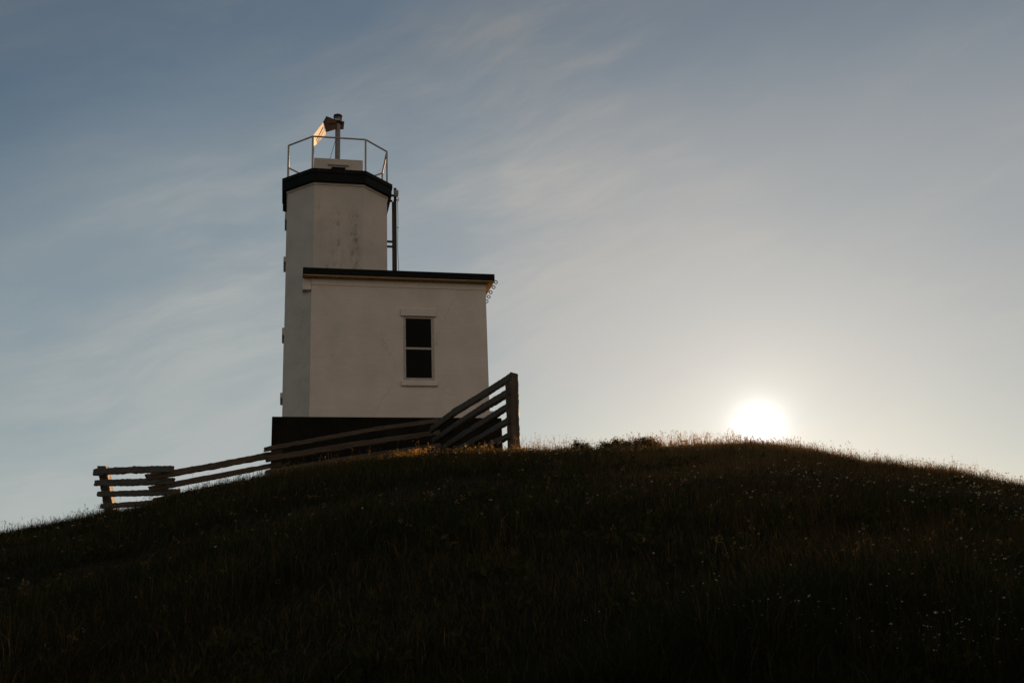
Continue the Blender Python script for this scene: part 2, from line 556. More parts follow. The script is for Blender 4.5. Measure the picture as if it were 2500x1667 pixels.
# ------------------------------------------------------------------ terrain
# bearing from the viewpoint (rad) -> slope of the sight line that grazes the hill
TAB = np.array([(-3.1416, -0.16), (-1.6, -0.10), (-1.0, -0.04), (-0.75, 0.02), (-0.6, 0.060),
                (-0.4663, 0.0980), (-0.4345, 0.1045), (-0.4016, 0.1119), (-0.3848, 0.1160), (-0.3708, 0.1179), (-0.3566, 0.1210), (-0.3424, 0.1251), (-0.3244, 0.1308), (-0.3080, 0.1365), (-0.2854, 0.1420),
                (-0.2396, 0.1516), (-0.2079, 0.1574), (-0.1698, 0.1626), (-0.1316, 0.1660), (-0.1049, 0.1679),
                (-0.0688, 0.1711), (-0.0482, 0.1727), (-0.0001, 0.1725), (0.0492, 0.1732), (0.1086, 0.1716),
                (0.1613, 0.1691), (0.2101, 0.1680), (0.2339, 0.1665), (0.2551, 0.1616), (0.2902, 0.1523),
                (0.3244, 0.1431), (0.3793, 0.1309), (0.4060, 0.1250), (0.4315, 0.1152), (0.4572, 0.1073),
                (0.6, 0.06), (0.75, 0.02), (1.0, -0.04), (1.6, -0.10), (3.1416, -0.16)])
RCT = np.array([(-3.2, 24), (-0.6, 25), (-0.40, 27), (-0.28, 24.5), (-0.15, 22), (0, 22.5), (0.12, 22), (0.25, 22), (0.6, 22), (3.2, 24)])
_w = [(rng.normal(0, 1, 2), rng.uniform(0, 6.28), k) for k in (0.5, 0.8, 1.3, 2.1, 3.4, 5.0) for _ in range(3)]


def ground_z(x, y):
    x = np.asarray(x, float)
    y = np.asarray(y, float)
    r = np.hypot(x, y)
    az = np.arctan2(x, y)
    T = np.interp(az, TAB[:, 0], TAB[:, 1]) - 0.0035 - np.interp(az, [-0.12, 0.0, 0.1, 0.4, 0.47, 0.9], [0, 0.0025, 0.0065, 0.0065, 0.008, 0])
    rc = np.interp(az, RCT[:, 0], RCT[:, 1])
    q = 1.6 * (r / rc - 1) ** 2
    g = T * r - q
    # gentle hummocks
    h = 0
    for v, ph, k in _w:
        h = h + np.sin((v[0] * x + v[1] * y) * k + ph) / k
    g = g + 0.011 * h * np.clip(r / 6, 0, 1)
    # foot of the hill
    base = -9.0
    return np.maximum(g, base)


def make_hill():
    az = np.concatenate([np.arange(-0.62, 0.62, 0.0055), np.arange(0.62, 2 * math.pi - 0.62, 0.06)])
    rr = np.concatenate([np.linspace(0.4, 40, 200), np.geomspace(41, 6000, 60)])
    A, Rr = np.meshgrid(az, rr)
    X, Y = Rr * np.sin(A), Rr * np.cos(A)
    Z = ground_z(X, Y)
    n, m = len(rr), len(az)
    v = np.stack([X, Y, Z], -1).reshape(-1, 3)
    v = np.vstack([[[0, 0, -1.6]], v])
    i = np.arange(n - 1)[:, None] * m + 1
    j = np.arange(m)[None, :]
    j2 = (j + 1) % m
    a, b, c, d = i + j, i + j2, i + m + j2, i + m + j
    tr = np.concatenate([np.stack([a, c, b], -1).reshape(-1, 3), np.stack([a, d, c], -1).reshape(-1, 3)])
    fan = np.stack([np.zeros(m, int), 1 + np.arange(m), 1 + (np.arange(m) + 1) % m], -1)[:, ::-1]
    tr = np.concatenate([tr, fan])
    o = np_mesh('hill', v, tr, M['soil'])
    for p in (o.data.polygons,):
        p.foreach_set('use_smooth', np.ones(len(p), bool))
    tag(o, 'dark rounded hill rising towards the lighthouse and the low sun', 'hill', kind='structure')


make_hill()

# ------------------------------------------------------------------ lighthouse
OX, OY, OZ = -6.76258, 33.0, 12.14640
PSI = 0.2228
BZ = 7.2                                   # local height of the roof above the base empty
ex = Vector((math.cos(PSI), math.sin(PSI), 0))
ey = Vector((-math.sin(PSI), math.cos(PSI), 0))


def LW(x, y, z):
    return Vector((OX, OY, OZ)) + ex * x + ey * y + Vector((0, 0, z))


def rooted(name, x, y, z):
    """an Empty standing at local building point, turned with the building"""
    return empty(name, LW(x, y, z), PSI)


lh = rooted('lighthouse', 0, 0, -BZ)
tag(lh, 'white lighthouse with stained octagonal tower, flat-roofed annex and dark base', 'lighthouse')
UP = (0, 0, BZ)


def L():
    return MB(UP)


AX, AY, A, CC = 0.9009, 0.0499, 0.860, 0.918
YC = AY + CC + A


def octo(g=0.0, ax=AX, yc=YC, a=None, c=None):
    """chamfered square grown by g on every side"""
    k = 0.41421 * g
    a = A if a is None else a
    c = CC if c is None else c
    R_ = a + c + g
    s = a + k
    return [(ax - s, yc - R_), (ax + s, yc - R_), (ax + R_, yc - s), (ax + R_, yc + s),
            (ax + s, yc + R_), (ax - s, yc + R_), (ax - R_, yc + s), (ax - R_, yc - s)]


ZW = 3.285          # top of tower wall
ZP = -5.142         # top of plinth
XW, XL, XR, OV, TS = 6.0533, -0.2973, 6.331, 0.3049, 0.2467
YB = 3.8            # back wall of the annex
# tower wall and moulding
tw = L().prism(octo(), ZP - 0.02, ZW + 0.1).build('tower_wall', M['tower'], lh)
L().ring_prism(octo(0.035), octo(-0.05), ZW - 0.055, ZW + 0.02).build('moulding', M['trim'], tw)
# gallery
gal = L().prism(octo(0.165), ZW + 0.02, ZW + 0.33).build('gallery_rim', M['rim'], lh)
L().ring_prism(octo(0.195), octo(-0.1), ZW + 0.33, 3.766).build('rim_cap', M['rim'], gal)
# annex
ann = L().box(0.0, XW, 0.0, YB, ZP - 0.02, -TS - 0.03).build('annex_wall', M['wall'], lh)
L().box(-0.004, XW + 0.018, -0.022, YB + 0.02, -0.515, -TS - 0.034).build('frieze', M['trim'], ann)
sk = L().box(-0.006, XW + 0.006, -0.014, YB + 0.01, ZP + 0.002, -4.80)
sk.build('skirting_band', M['wall'], ann)
L().box(XW + 0.008, XW + 0.16, -0.010, YB, ZP + 0.002, -4.86, 0.02).build('corner_block', M['wall'], ann)
rf = L().box(XL, XR, -OV, YB + 0.3, -TS, 0.0, 0.012).build('roof_slab', M['dark'], lh)
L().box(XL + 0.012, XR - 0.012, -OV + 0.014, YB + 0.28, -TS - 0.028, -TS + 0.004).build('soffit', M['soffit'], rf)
L().box(XL + 0.004, -0.006, 0.012, 0.9, -0.69, -TS - 0.03, 0.01).build('eave_return', M['trim'], rf)
# row of small vent holes along the front soffit
L().box(0.1, XW + 0.1, -0.125, -0.085, -TS - 0.034, -TS - 0.026).build('soffit_vent', M['ventstrip'], rf)
for i, (x, y) in enumerate([(6.395, -0.16), (6.42, 0.375), (6.427, 0.949), (6.455, 1.476), (6.475, 1.998)]):
    rg = L().torus((x, y, -0.25), 0.056, 0.0165, 'y', 22, 8)
    rg.tube([(XR - 0.02, y, -0.235), (x - 0.05, y, -0.24)], 0.012, 6)
    rg.build('ring_hook', M['iron'], rf, smooth=True)
# plinth
L().box(-1.1918, 6.4248, -0.1976, YB + 0.35, -8.6, ZP, 0.015).build('plinth', M['plinth'], lh)


# windows
def front_window():
    w = L()
    x0, x1, z0, z1 = 3.12, 4.185, -3.835, -1.56
    # frame: jambs, head, bottom rail, recessed slightly behind the lintel and sill
    w.box(x0, 3.205, -0.006, 0.05, z0, z1)
    w.box(4.085, x1, -0.006, 0.05, z0, z1)
    w.box(3.205, 4.085, -0.005, 0.05, z1 - 0.065, z1)
    w.box(3.205, 4.085, -0.005, 0.05, z0, z0 + 0.10)
    fr = w.build('window', M['frame'], lh)
    L().box(3.205, 4.085, -0.012, 0.03, -2.735, -2.66, 0.006).build('meeting_rail', M['frame'], fr)
    L().box(3.205, 4.085, -0.0015, 0.02, -2.66, z1 - 0.065).build('pane', M['glass'], fr)
    L().box(3.205, 4.085, -0.0025, 0.02, z0 + 0.10, -2.735).build('pane', M['glass'], fr)
    L().box(3.025, 4.262, -0.075, 0.05, -1.555, -1.285, 0.012).build('lintel', M['wall'], fr)
    L().box(3.036, 4.277, -0.095, 0.05, -4.026, -3.84, 0.012).build('sill', M['wall'], fr)


front_window()
XF = AX - A - CC
for zt, zb in ((2.36, 0.95), (-1.95, -4.0)):
    wn = L()
    wn.box(XF - 0.012, XF + 0.05, YC - 0.42, YC - 0.34, zb, zt)
    wn.box(XF - 0.012, XF + 0.05, YC + 0.34, YC + 0.42, zb, zt)
    wn.box(XF - 0.011, XF + 0.05, YC - 0.34, YC + 0.34, zt - 0.07, zt)
    wn.box(XF - 0.011, XF + 0.05, YC - 0.34, YC + 0.34, zb, zb + 0.07)
    fr = wn.build('window', M['frame'], lh)
    L().box(XF - 0.006, XF + 0.02, YC - 0.34, YC + 0.34, zb + 0.07, zt - 0.07).build('pane', M['glass'], fr)
    L().box(XF - 0.075, XF + 0.05, YC - 0.55, YC + 0.55, zt + 0.002, zt + 0.27, 0.012).build('lintel', M['wall'], fr)
    L().box(XF - 0.085, XF + 0.05, YC - 0.55, YC + 0.55, zb - 0.2, zb - 0.002, 0.012).build('sill', M['wall'], fr)

# gallery railing
rc_ = octo(0.0, a=0.932, c=0.842)
ZT = 5.085
rl = L()
loop = [(x, y, ZT) for x, y in rc_]
for i in range(8):
    p, q = Vector(loop[i]), Vector(loop[(i + 1) % 8])
    rl.tube([p, q], 0.032, 8)
rail_o = rl.build('gallery_railing', M['rail'], lh)
for i, (x, y) in enumerate(rc_):
    L().tube([(x, y, 3.70), (x, y, ZT)], 0.034, 8).build('railing_post', M['rail'], rail_o)

# lantern base / hatch house on the gallery
hb = L().box(0.045, 1.80, 0.95, 2.72, 3.74, 4.70, 0.015).build('hatch_house', M['tower'], lh)
v = L()
v.box(0.615, 0.66, 0.925, 0.96, 4.02, 4.40)
v.box(1.165, 1.21, 0.925, 0.96, 4.02, 4.40)
v.box(0.66, 1.165, 0.926, 0.96, 4.36, 4.40)
hv = v.build('vent_frame', M['frame'], hb)
L().box(0.54, 1.30, 0.885, 0.955, 4.412, 4.475, 0.012).build('vent_lintel', M['frame'], hb)
L().box(0.66, 1.165, 0.944, 0.955, 4.02, 4.36).build('vent_opening', M['glass'], hb)

# ------------------------------------------------------------------ beacon mast
bz0 = 4.70
ms = rooted('beacon_mast', 0.92, YC, bz0)
tag(ms, 'slim steel beacon mast with lamp drum and sunlit board above the gallery', 'beacon')
off = (-0.92, -YC, -bz0)


def B():
    return MB(off)


B().tube([(0.92, YC, bz0), (0.92, YC, 6.56)], 0.098, 14).build('pole', M['galv'], ms, smooth=False)
B().tube([(0.92, YC, 4.702), (0.92, YC, 4.74)], 0.17, 14).build('base_flange', M['galv'], ms)
lamp = B().tube([(0.92, YC, 6.56), (0.92, YC, 6.60), (0.92, YC, 6.605), (0.92, YC, 6.66)], [0.12, 0.12, 0.155, 0.155], 18).build('lamp_base', M['iron'], ms)
B().tube([(0.92, YC, 6.66), (0.92, YC, 6.83)], 0.148, 18).build('lens', M['lens'], lamp)
B().tube([(0.92, YC, 6.83), (0.92, YC, 6.845), (0.92, YC, 6.92), (0.92, YC, 6.945)], [0.165, 0.172, 0.165, 0.10], 18).build('lamp_cap', M['iron'], lamp)
for k in range(6):
    a = k * math.pi / 3 + 0.3
    B().tube([(0.92 + 0.152 * math.cos(a), YC + 0.152 * math.sin(a), 6.655), (0.92 + 0.152 * math.cos(a), YC + 0.152 * math.sin(a), 6.835)], 0.012, 6).build('lamp_guard', M['iron'], lamp)
yb = YC - 0.115
dp = B().quad([(0.49, yb, 6.80), (0.87, yb, 6.665), (0.87, yb, 6.30), (0.485, yb, 6.145)], 0.03).build('mounting_board', M['plate'], ms)
B().quad([(0.375, yb + 0.10, 6.60), (0.487, yb, 6.80), (0.487, yb, 6.146), (0.44, yb + 0.03, 6.34)], 0.025).build('board_edge', M['plate'], ms)
B().tube([(0.55, yb - 0.02, 6.47), (0.83, yb - 0.02, 6.52)], 0.018, 6).build('bracket', M['iron'], ms)
# pale board running back from the bracket, split by a slot
lp = B()
lp.quad([(0.384, 1.86, 6.615), (0.046, 2.918, 6.607), (0.062, 3.0, 6.178), (0.165, 2.98, 6.25), (0.425, 1.86, 6.30)], 0.012)
lit = lp.build('translucent_board', M['panel'], ms)
lit['label'] = 'pale board glowing with sunlight'
lp = B()
lp.quad([(0.442, 1.86, 6.33), (0.205, 2.92, 6.29), (0.235, 2.98, 6.33), (0.484, 1.86, 6.13)], 0.012)
lp.build('translucent_board', M['panel'], ms)
B().tube([(0.37, 1.85, 6.40), (0.16, 2.86, 6.36)], 0.016, 6).build('stiffener', M['iron'], ms)
B().quad([(1.03, YC + 0.03, 6.72), (1.165, YC + 0.03, 6.705), (1.138, YC + 0.03, 6.385), (1.015, YC + 0.03, 6.37)], 0.03).build('back_plate', M['plate'], ms)
B().tube([(0.865, YC - 0.09, 5.97), (0.575, YC - 0.4, 4.70)], 0.009, 5).build('guy_wire', M['cable'], ms)
# lead hanging from the pale board down to the gallery
cab = []
for k in range(25):
    t = k / 24
    cab.append((0.062 + 0.02 * math.sin(t * 7) - 0.10 * t, 3.0 - 2.2 * t, 6.18 - 2.43 * t + 0.05 * math.sin(t * 5)))
B().tube(cab, 0.008, 5).build('power_lead', M['cable'], ms)

# ------------------------------------------------------------------ ladder on the tower
XRF = AX + A + CC
ldr = rooted('wall_ladder', XRF + 0.3, YC, 0.0)
tag(ldr, 'narrow dark iron ladder standing off the right side of the tower', 'ladder')
off = (-XRF - 0.3, -YC, 0)
xr_ = 3.035
for yy, xx in ((YC - 0.25, 3.04), (YC + 0.25, 3.02)):
    B().box(xx - 0.05, xx + 0.05, yy - 0.02, yy + 0.02, 0.002, 3.95 if yy < YC else 3.6).build('rail', M['iron'], ldr)
for k in range(12):
    z = 0.3 + 0.3 * k
    B().tube([(3.03, YC - 0.235, z), (3.03, YC + 0.235, z)], 0.016, 6).build('rung', M['iron'], ldr)
for z in (3.64, 1.80):
    for yy in (YC - 0.25, YC + 0.25):
        B().box(XRF - 0.01, 2.99, yy - 0.03, yy + 0.03, z - 0.035, z + 0.035).build('bracket', M['iron'], ldr)

# small box and halyard beside the ladder
hy = rooted('cable_box', 3.08, YC - 0.25, 3.6)
tag(hy, 'small grey box with hanging thin cable on top of the ladder', 'cable box')
off = (-3.08, -(YC - 0.25), -3.6)
B().box(3.0, 3.155, YC - 0.36, YC - 0.275, 3.585, 3.83, 0.008).build('housing', M['box'], hy)
ck = []
for k in range(30):
    t = k / 29
    ck.append((3.12 + 0.012 * math.sin(t * 9) + 0.02 * t, YC - 0.30, 3.40 - 3.40 * t + 0.004))
B().tube(ck, 0.010, 6).build('cable', M['cable'], hy)
B().torus((3.12, YC - 0.30, 3.50), 0.05, 0.012, 'y', 16, 6).build('shackle', M['iron'], hy)
B().torus((3.135, YC - 0.30, 3.43), 0.035, 0.012, 'y', 16, 6).build('shackle', M['iron'], hy)
for z in (2.35, 0.42, 0.04):
    B().tube([(3.13, YC - 0.30, z - 0.03), (3.13, YC - 0.30, z), (3.13, YC - 0.30, z + 0.03)], [0.012, 0.03, 0.012], 8).build('clamp', M['iron'], hy)

# ------------------------------------------------------------------ split-rail fence
RAILS = [
    ([(-2.53, 30.19, 5.89), (-1.71, 28.33, 6.01), (-0.86, 26.13, 5.95), (-0.06, 23.7, 5.83)], 0.189),
    ([(-2.43, 30.2, 5.57), (-1.46, 27.89, 5.66), (-0.75, 25.97, 5.63), (-0.04, 23.7, 5.5)], 0.178),
    ([(-2.29, 30.21, 5.27), (-1.44, 28.07, 5.31), (-0.69, 25.91, 5.28), (-0.03, 23.7, 5.19)], 0.167),
    ([(-1.68, 28.65, 4.98), (-0.9, 26.41, 4.92), (-0.11, 23.7, 4.8)], 0.151),
    ([(-1.01, 26.68, 4.58), (-0.15, 23.7, 4.42)], 0.145),
    ([(-6.84, 27.67, 5.05), (-5.4, 28.77, 5.5), (-4.15, 29.6, 5.86), (-2.36, 30.61, 6.25)], 0.128),
    ([(-6.81, 27.67, 4.77), (-4.99, 29.04, 5.29), (-2.34, 30.61, 5.89)], 0.159),
    ([(-6.77, 27.68, 4.41), (-4.98, 29.03, 4.9), (-2.35, 30.61, 5.47)], 0.159),
    ([(-6.75, 27.69, 4.14), (-4.98, 29.03, 4.6), (-2.35, 30.61, 5.13)], 0.146),
    ([(-9.22, 25.38, 4.04), (-8.82, 25.89, 4.19), (-7.92, 26.91, 4.53), (-6.56, 28.25, 5.03)], 0.173),
    ([(-9.15, 25.4, 3.74), (-8.76, 25.9, 3.91), (-7.91, 26.9, 4.24), (-6.55, 28.25, 4.73)], 0.144),
    ([(-9.06, 25.44, 3.46), (-8.65, 25.97, 3.62), (-6.54, 28.25, 4.37)], 0.150),
    ([(-11.85, 28.54, 4.74), (-11.32, 28.05, 4.67), (-10.23, 27.0, 4.51), (-9.35, 26.1, 4.35), (-8.59, 25.28, 4.2)], 0.184),
    ([(-11.82, 28.55, 4.44), (-10.23, 27.06, 4.19), (-8.54, 25.3, 3.91)], 0.172),
    ([(-11.66, 28.51, 4.12), (-10.27, 27.22, 3.92), (-8.44, 25.33, 3.64)], 0.154),
    ([(-11.55, 28.44, 3.77), (-10.8, 27.75, 3.69), (-9.41, 26.39, 3.54), (-8.41, 25.34, 3.41)], 0.130),
]
fb = Vector((-6.7, 27.6, 4.0))
fence = empty('split_rail_fence', fb)
tag(fence, 'weathered zigzag split rail fence climbing past the lighthouse base', 'fence')


def timber(pts, h, w, name, mat, rough=0.10, seed=0, top_cut=0.0):
    """a hewn timber: uneven rectangular section swept along pts, torn ends"""
    R = random.Random(seed)
    P = [Vector(p) for p in pts]
    seg = []
    for a, b in zip(P, P[1:]):
        n = max(2, int((b - a).length / 0.06))
        seg += [a.lerp(b, k / n) for k in range(n)]
    seg.append(P[-1])
    n = len(seg)
    prof = [(-.5, -.32), (-.36, -.5), (0, -.47), (.36, -.5), (.5, -.32), (.47, 0), (.5, .34), (.34, .5), (0, .46), (-.34, .5), (-.5, .34), (-.47, 0)]
    m = len(prof)
    ph = [(R.uniform(0, 6.28), R.uniform(0, 6.28), R.uniform(0, 6.28)) for _ in range(m)]
    bm = bmesh.new()
    lay = bm.verts.layers.float_vector.new('along')
    rings = []
    s = 0.0
    so = R.uniform(0, 40)
    taper = R.uniform(-0.16, 0.16) if name == 'rail' else 0.0
    knots = [(R.uniform(0.2, 3.6), R.uniform(-0.09, 0.10)) for _ in range(4)] if name == 'rail' else []
    slant = R.uniform(-0.10, 0.10) if name == 'rail' else 0.06
    for i, p in enumerate(seg):
        d = (seg[min(i + 1, n - 1)] - seg[max(i - 1, 0)]).normalized()
        up = Vector((0, 0, 1)) if abs(d.z) < 0.8 else Vector((0, 1, 0))
        sd = d.cross(up).normalized()
        u = sd.cross(d).normalized()
        if i:
            s += (seg[i] - seg[i - 1]).length
        ring = []
        sc_ = 1.0 + 0.05 * math.sin(s * 0.9 + so) + taper * (i / n - 0.5) + sum(kh * math.exp(-((s - ks) / 0.10) ** 2) for ks, kh in knots)
        lum = 1.0
        for k, (a, b) in enumerate(prof):
            f = 1 + rough * (0.40 * math.sin(s * 1.1 + ph[0][0]) + 0.45 * math.sin(s * 5.5 + ph[k][1]) + 0.45 * math.sin(s * 17 + ph[k][2])) + R.uniform(-1, 1) * rough * 0.55
            q = p + sd * a * w * sc_ * f + u * b * h * sc_ * f
            if i in (0, n - 1):
                q = q + d * (R.uniform(-0.03, 0.03) * (name == 'rail') + a * slant)
            vtx = bm.verts.new(q - fb)
            vtx[lay] = (s + so, a * w * 3, b * h * 3)
            ring.append(vtx)
        rings.append(ring)
    for A_, B_ in zip(rings, rings[1:]):
        for k in range(m):
            j = (k + 1) % m
            bm.faces.new((A_[k], A_[j], B_[j], B_[k]))
    bm.faces.new(rings[0][::-1])
    bm.faces.new(rings[-1])
    bmesh.ops.recalc_face_normals(bm, faces=bm.faces)
    me = bpy.data.meshes.new(name)
    bm.to_mesh(me)
    bm.free()
    me.materials.append(mat)
    o = bpy.data.objects.new(name, me)
    C.objects.link(o)
    o.parent = fence
    return o


for i, (pts, th) in enumerate(RAILS):
    timber(pts, th, 0.10 + 0.06 * ((i * 37) % 10) / 10, 'rail', M['wood'], 0.05 + 0.07 * ((i * 53) % 10) / 10, 100 + i)
POSTS = [((0.02, 23.55, 5.87), (-0.02, 23.55, 3.55), 0.20), ((-0.10, 23.90, 5.74), (-0.10, 23.90, 3.6), 0.19),
         ((-11.72, 28.75, 4.94), (-11.36, 28.90, 3.2), 0.25),]
for i, (a, b, w) in enumerate(POSTS):
    dpt = 0.40 if i == 2 else w * 0.95
    timber([a, b], dpt, w, 'post', M['post'], 0.07, 300 + i)


# ------------------------------------------------------------------ vegetation
def blades(P, h, w, lean, az, curve=0.5):
    """bent tapering blades, 5 vertices and 3 triangles each"""
    n = len(P)
    d = np.stack([np.sin(az), np.cos(az), np.zeros(n)], 1)
    fa = az + rng.uniform(-1.2, 1.2, n) + math.pi / 2
    s = np.stack([np.sin(fa), np.cos(fa), np.zeros(n)], 1) * (w * 0.5)[:, None]
    up = np.array([0, 0, 1.0])
    mid = P + up * (h * 0.55)[:, None] + d * (lean * h * 0.55 * curve)[:, None]
    tip = P + up * (h * (1 - 0.25 * lean))[:, None] + d * (lean * h)[:, None]
    V = np.stack([P - s, P + s, mid + s * 0.8, mid - s * 0.8, tip], 1).reshape(-1, 3)
    o = np.arange(n)[:, None, None] * 5
    T = (np.array([[0, 1, 2], [0, 2, 3], [3, 2, 4]])[None] + o).reshape(-1, 3)
    return V, T, 5


def on_hill(az, r):
    x, y = r * np.sin(az), r * np.cos(az)
    return np.stack([x, y, ground_z(x, y) - 0.01], 1)


_pw = [(rng.normal(0, 1, 2), rng.uniform(0, 6.28)) for _ in range(14)]


def patch(x, y, k=1.0):
    """smooth 0..1 field for clumps"""
    h = 0
    for i, (v, ph) in enumerate(_pw):
        f = k * (0.5 + 0.22 * i)
        h = h + np.sin((v[0] * x + v[1] * y) * f + ph) / (1 + 0.25 * i)
    return 1 / (1 + np.exp(-1.3 * h))


def clear_of_building(P, margin=0.0):
    q = P - np.array([OX, OY, OZ])
    lx = q @ np.array(ex)
    ly = q @ np.array(ey)
    return ~((lx > -1.25 - margin) & (lx < 6.5 + margin) & (ly > -0.25 - margin) & (ly < YB + 0.5))


def make_grass():
    VV, TT, NN = [], [], []
    base = 0

    def add(P, h, w, lean, az, tint, curve=0.5):
        nonlocal base
        V, T, k = blades(P, h, w, lean, az, curve)
        VV.append(V); TT.append(T + base); NN.append(np.repeat(tint, k))
        base += len(V)

    # tufts: several blades from one spot
    nt_ = 50000
    r = 4.2 + (rng.random(nt_) ** 1.35) * 31.0
    az = rng.uniform(-0.60, 0.60, nt_)
    P = on_hill(az, r)
    P = P[clear_of_building(P)]
    r = np.hypot(P[:, 0], P[:, 1])
    pt = patch(P[:, 0], P[:, 1])
    azv = np.arctan2(P[:, 0], P[:, 1])
    dry = patch(P[:, 0] + 40, P[:, 1] - 7, 0.7) * 0.34 - 0.17 + 0.78 * np.exp(-((azv - 0.22) / 0.17) ** 2) * np.clip((r - 6) / 12, 0.0, 1)  # random dry patches, plus sun glare painted as browner blades below the sun
    per = 8
    mat_ = patch(P[:, 0] - 20, P[:, 1] + 11, 1.4)               # wind-laid patches
    dirf = 6.28 * patch(P[:, 0] + 70, P[:, 1] + 30, 0.35)
    P6 = np.repeat(P, per, 0) + np.concatenate([rng.normal(0, 0.035, (len(P) * per, 2)), np.zeros((len(P) * per, 1))], 1)
    n = len(P6)
    hs = np.repeat(0.09 + 0.24 * pt ** 1.6 * np.clip(1.25 - r / 34, 0.5, 1.2), per) * rng.uniform(0.5, 1.35, n)
    lay = np.repeat(np.clip((mat_ - 0.55) * 3, 0, 1), per)
    la = rng.uniform(0, 6.28, n)
    la = np.where(rng.random(n) < lay, np.repeat(dirf, per) + rng.normal(0, 0.45, n), la)
    add(P6, hs * (1 - 0.25 * lay), rng.uniform(0.003, 0.0085, n), rng.uniform(0.05, 0.9, n) + 0.7 * lay, la,
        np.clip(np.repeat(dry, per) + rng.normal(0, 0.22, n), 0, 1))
    # short dense turf along the crest so the skyline is fuzzy
    nc = 60000
    az = rng.uniform(-0.56, 0.56, nc)
    rcv = np.interp(az, RCT[:, 0], RCT[:, 1])
    r = rcv + rng.normal(0, 2.2, nc)
    P = on_hill(az, r)
    P = P[clear_of_building(P)]
    n = len(P)
    pt = patch(P[:, 0] * 1.6, P[:, 1] * 1.6)
    add(P, (0.05 + 0.15 * pt ** 1.5) * rng.uniform(0.5, 1.6, n), rng.uniform(0.005, 0.011, n), rng.uniform(0.05, 0.7, n), rng.uniform(0, 6.28, n),
        np.clip(rng.normal(0.35, 0.25, n) + np.clip(P[:, 0] / 16, -0.2, 0.4), 0, 1))
    V = np.concatenate(VV); T = np.concatenate(TT); Nn = np.concatenate(NN)
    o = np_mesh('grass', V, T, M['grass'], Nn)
    tag(o, 'dark rough meadow grass covering the whole hillside', 'grass', kind='stuff')


def make_stalks():
    """thin dry flowering stalks standing above the turf, with seed heads"""
    VV, TT, NN = [], [], []
    base = 0

    def addVT(V, T, tint):
        nonlocal base
        VV.append(V); TT.append(T + base); NN.append(tint)
        base += len(V)

    n1 = 4200
    az = rng.uniform(-0.56, 0.56, n1)
    rcv = np.interp(az, RCT[:, 0], RCT[:, 1])
    r = np.where(rng.random(n1) < 0.7, rcv + rng.normal(-0.3, 1.8, n1), rng.uniform(7, 24, n1))
    # extra bunches where the skyline shows them
    ex_ = []
    for a0, sd, cnt in ((0.008, 0.010, 34), (0.022, 0.012, 34), (0.045, 0.012, 46), (0.15, 0.035, 420), (0.19, 0.03, 420), (0.225, 0.015, 160), (0.255, 0.02, 140),
                        (0.11, 0.012, 90), (-0.30, 0.03, 130), (-0.27, 0.02, 130), (-0.43, 0.025, 90), (-0.455, 0.01, 40), (0.285, 0.02, 60), (0.36, 0.02, 60),
                        (0.33, 0.03, 80), (0.43, 0.02, 90), (-0.385, 0.012, 50), (-0.35, 0.02, 40), (-0.24, 0.012, 30)):
        a = rng.normal(a0, sd, cnt)
        ex_.append(np.stack([a, np.interp(a, RCT[:, 0], RCT[:, 1]) + rng.normal(0, 0.7, cnt), np.full(cnt, 1.0)], 1))
    ex_ = np.concatenate(ex_)
    az = np.concatenate([az, ex_[:, 0]])
    r = np.concatenate([r, ex_[:, 1]])
    bunch = np.concatenate([np.zeros(n1), ex_[:, 2]])
    P = on_hill(az, r)
    keep = clear_of_building(P)
    P, bunch = P[keep], bunch[keep]
    n = len(P)
    h = np.where(bunch > 0, 0.12 + 0.30 * rng.random(n) ** 1.6, np.where(np.hypot(P[:, 0], P[:, 1]) < 17, 0.10 + 0.12 * rng.random(n), 0.12 + rng.gamma(2.0, 0.055, n)))
    azp = np.arctan2(P[:, 0], P[:, 1])
    h = np.where((bunch > 0) & (np.abs(azp - 0.027) < 0.04), h * 1.35, h)
    h = np.where((bunch > 0) & (np.abs(azp - 0.16) < 0.07), h * 1.3, h)
    h = np.minimum(h, 0.55)
    lean = rng.uniform(0.0, 0.35, n) * (1 + (rng.random(n) < 0.12) * 1.6)
    la = rng.uniform(0, 6.28, n)
    tint = np.clip(rng.normal(0.35, 0.2, n) + 0.5 * np.exp(-((np.arctan2(P[:, 0], P[:, 1]) - 0.2) / 0.1) ** 2) - 0.5 * (np.hypot(P[:, 0], P[:, 1]) < 17), 0, 1)  # stalks paler towards the sun's bearing, its golden glow put into the colour
    w = np.where(bunch > 0, 0.009, 0.0065)
    V, T, k = blades(P, h, w, lean, la, 0.7)
    addVT(V, T, np.repeat(tint, k))
    tips = V.reshape(-1, 5, 3)[:, 4]
    # seed heads: little slivers around the upper stem
    has = rng.random(n) < 0.55
    tp = tips[has]
    hh = h[has]
    reps = 7
    tp = np.repeat(tp, reps, 0)
    hh = np.repeat(hh, reps)
    m = len(tp)
    q = tp + np.stack([rng.normal(0, 0.012, m), rng.normal(0, 0.012, m), -rng.uniform(0, 0.22, m) * hh], 1)
    a = rng.normal(0, 1, (m, 3)); a /= np.linalg.norm(a, axis=1)[:, None]
    b = rng.normal(0, 1, (m, 3)); b /= np.linalg.norm(b, axis=1)[:, None]
    s = rng.uniform(0.007, 0.016, m)[:, None]
    V = np.stack([q - a * s, q + a * s, q + b * s * 1.2], 1).reshape(-1, 3)
    T = np.arange(m * 3).reshape(-1, 3)
    addVT(V, T, np.repeat(np.clip(rng.normal(0.6, 0.2, m), 0, 1), 3))
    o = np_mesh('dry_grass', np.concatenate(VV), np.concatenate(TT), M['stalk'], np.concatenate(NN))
    tag(o, 'thin dry seeding stalks standing above the turf along the skyline', 'dry grass', kind='stuff')


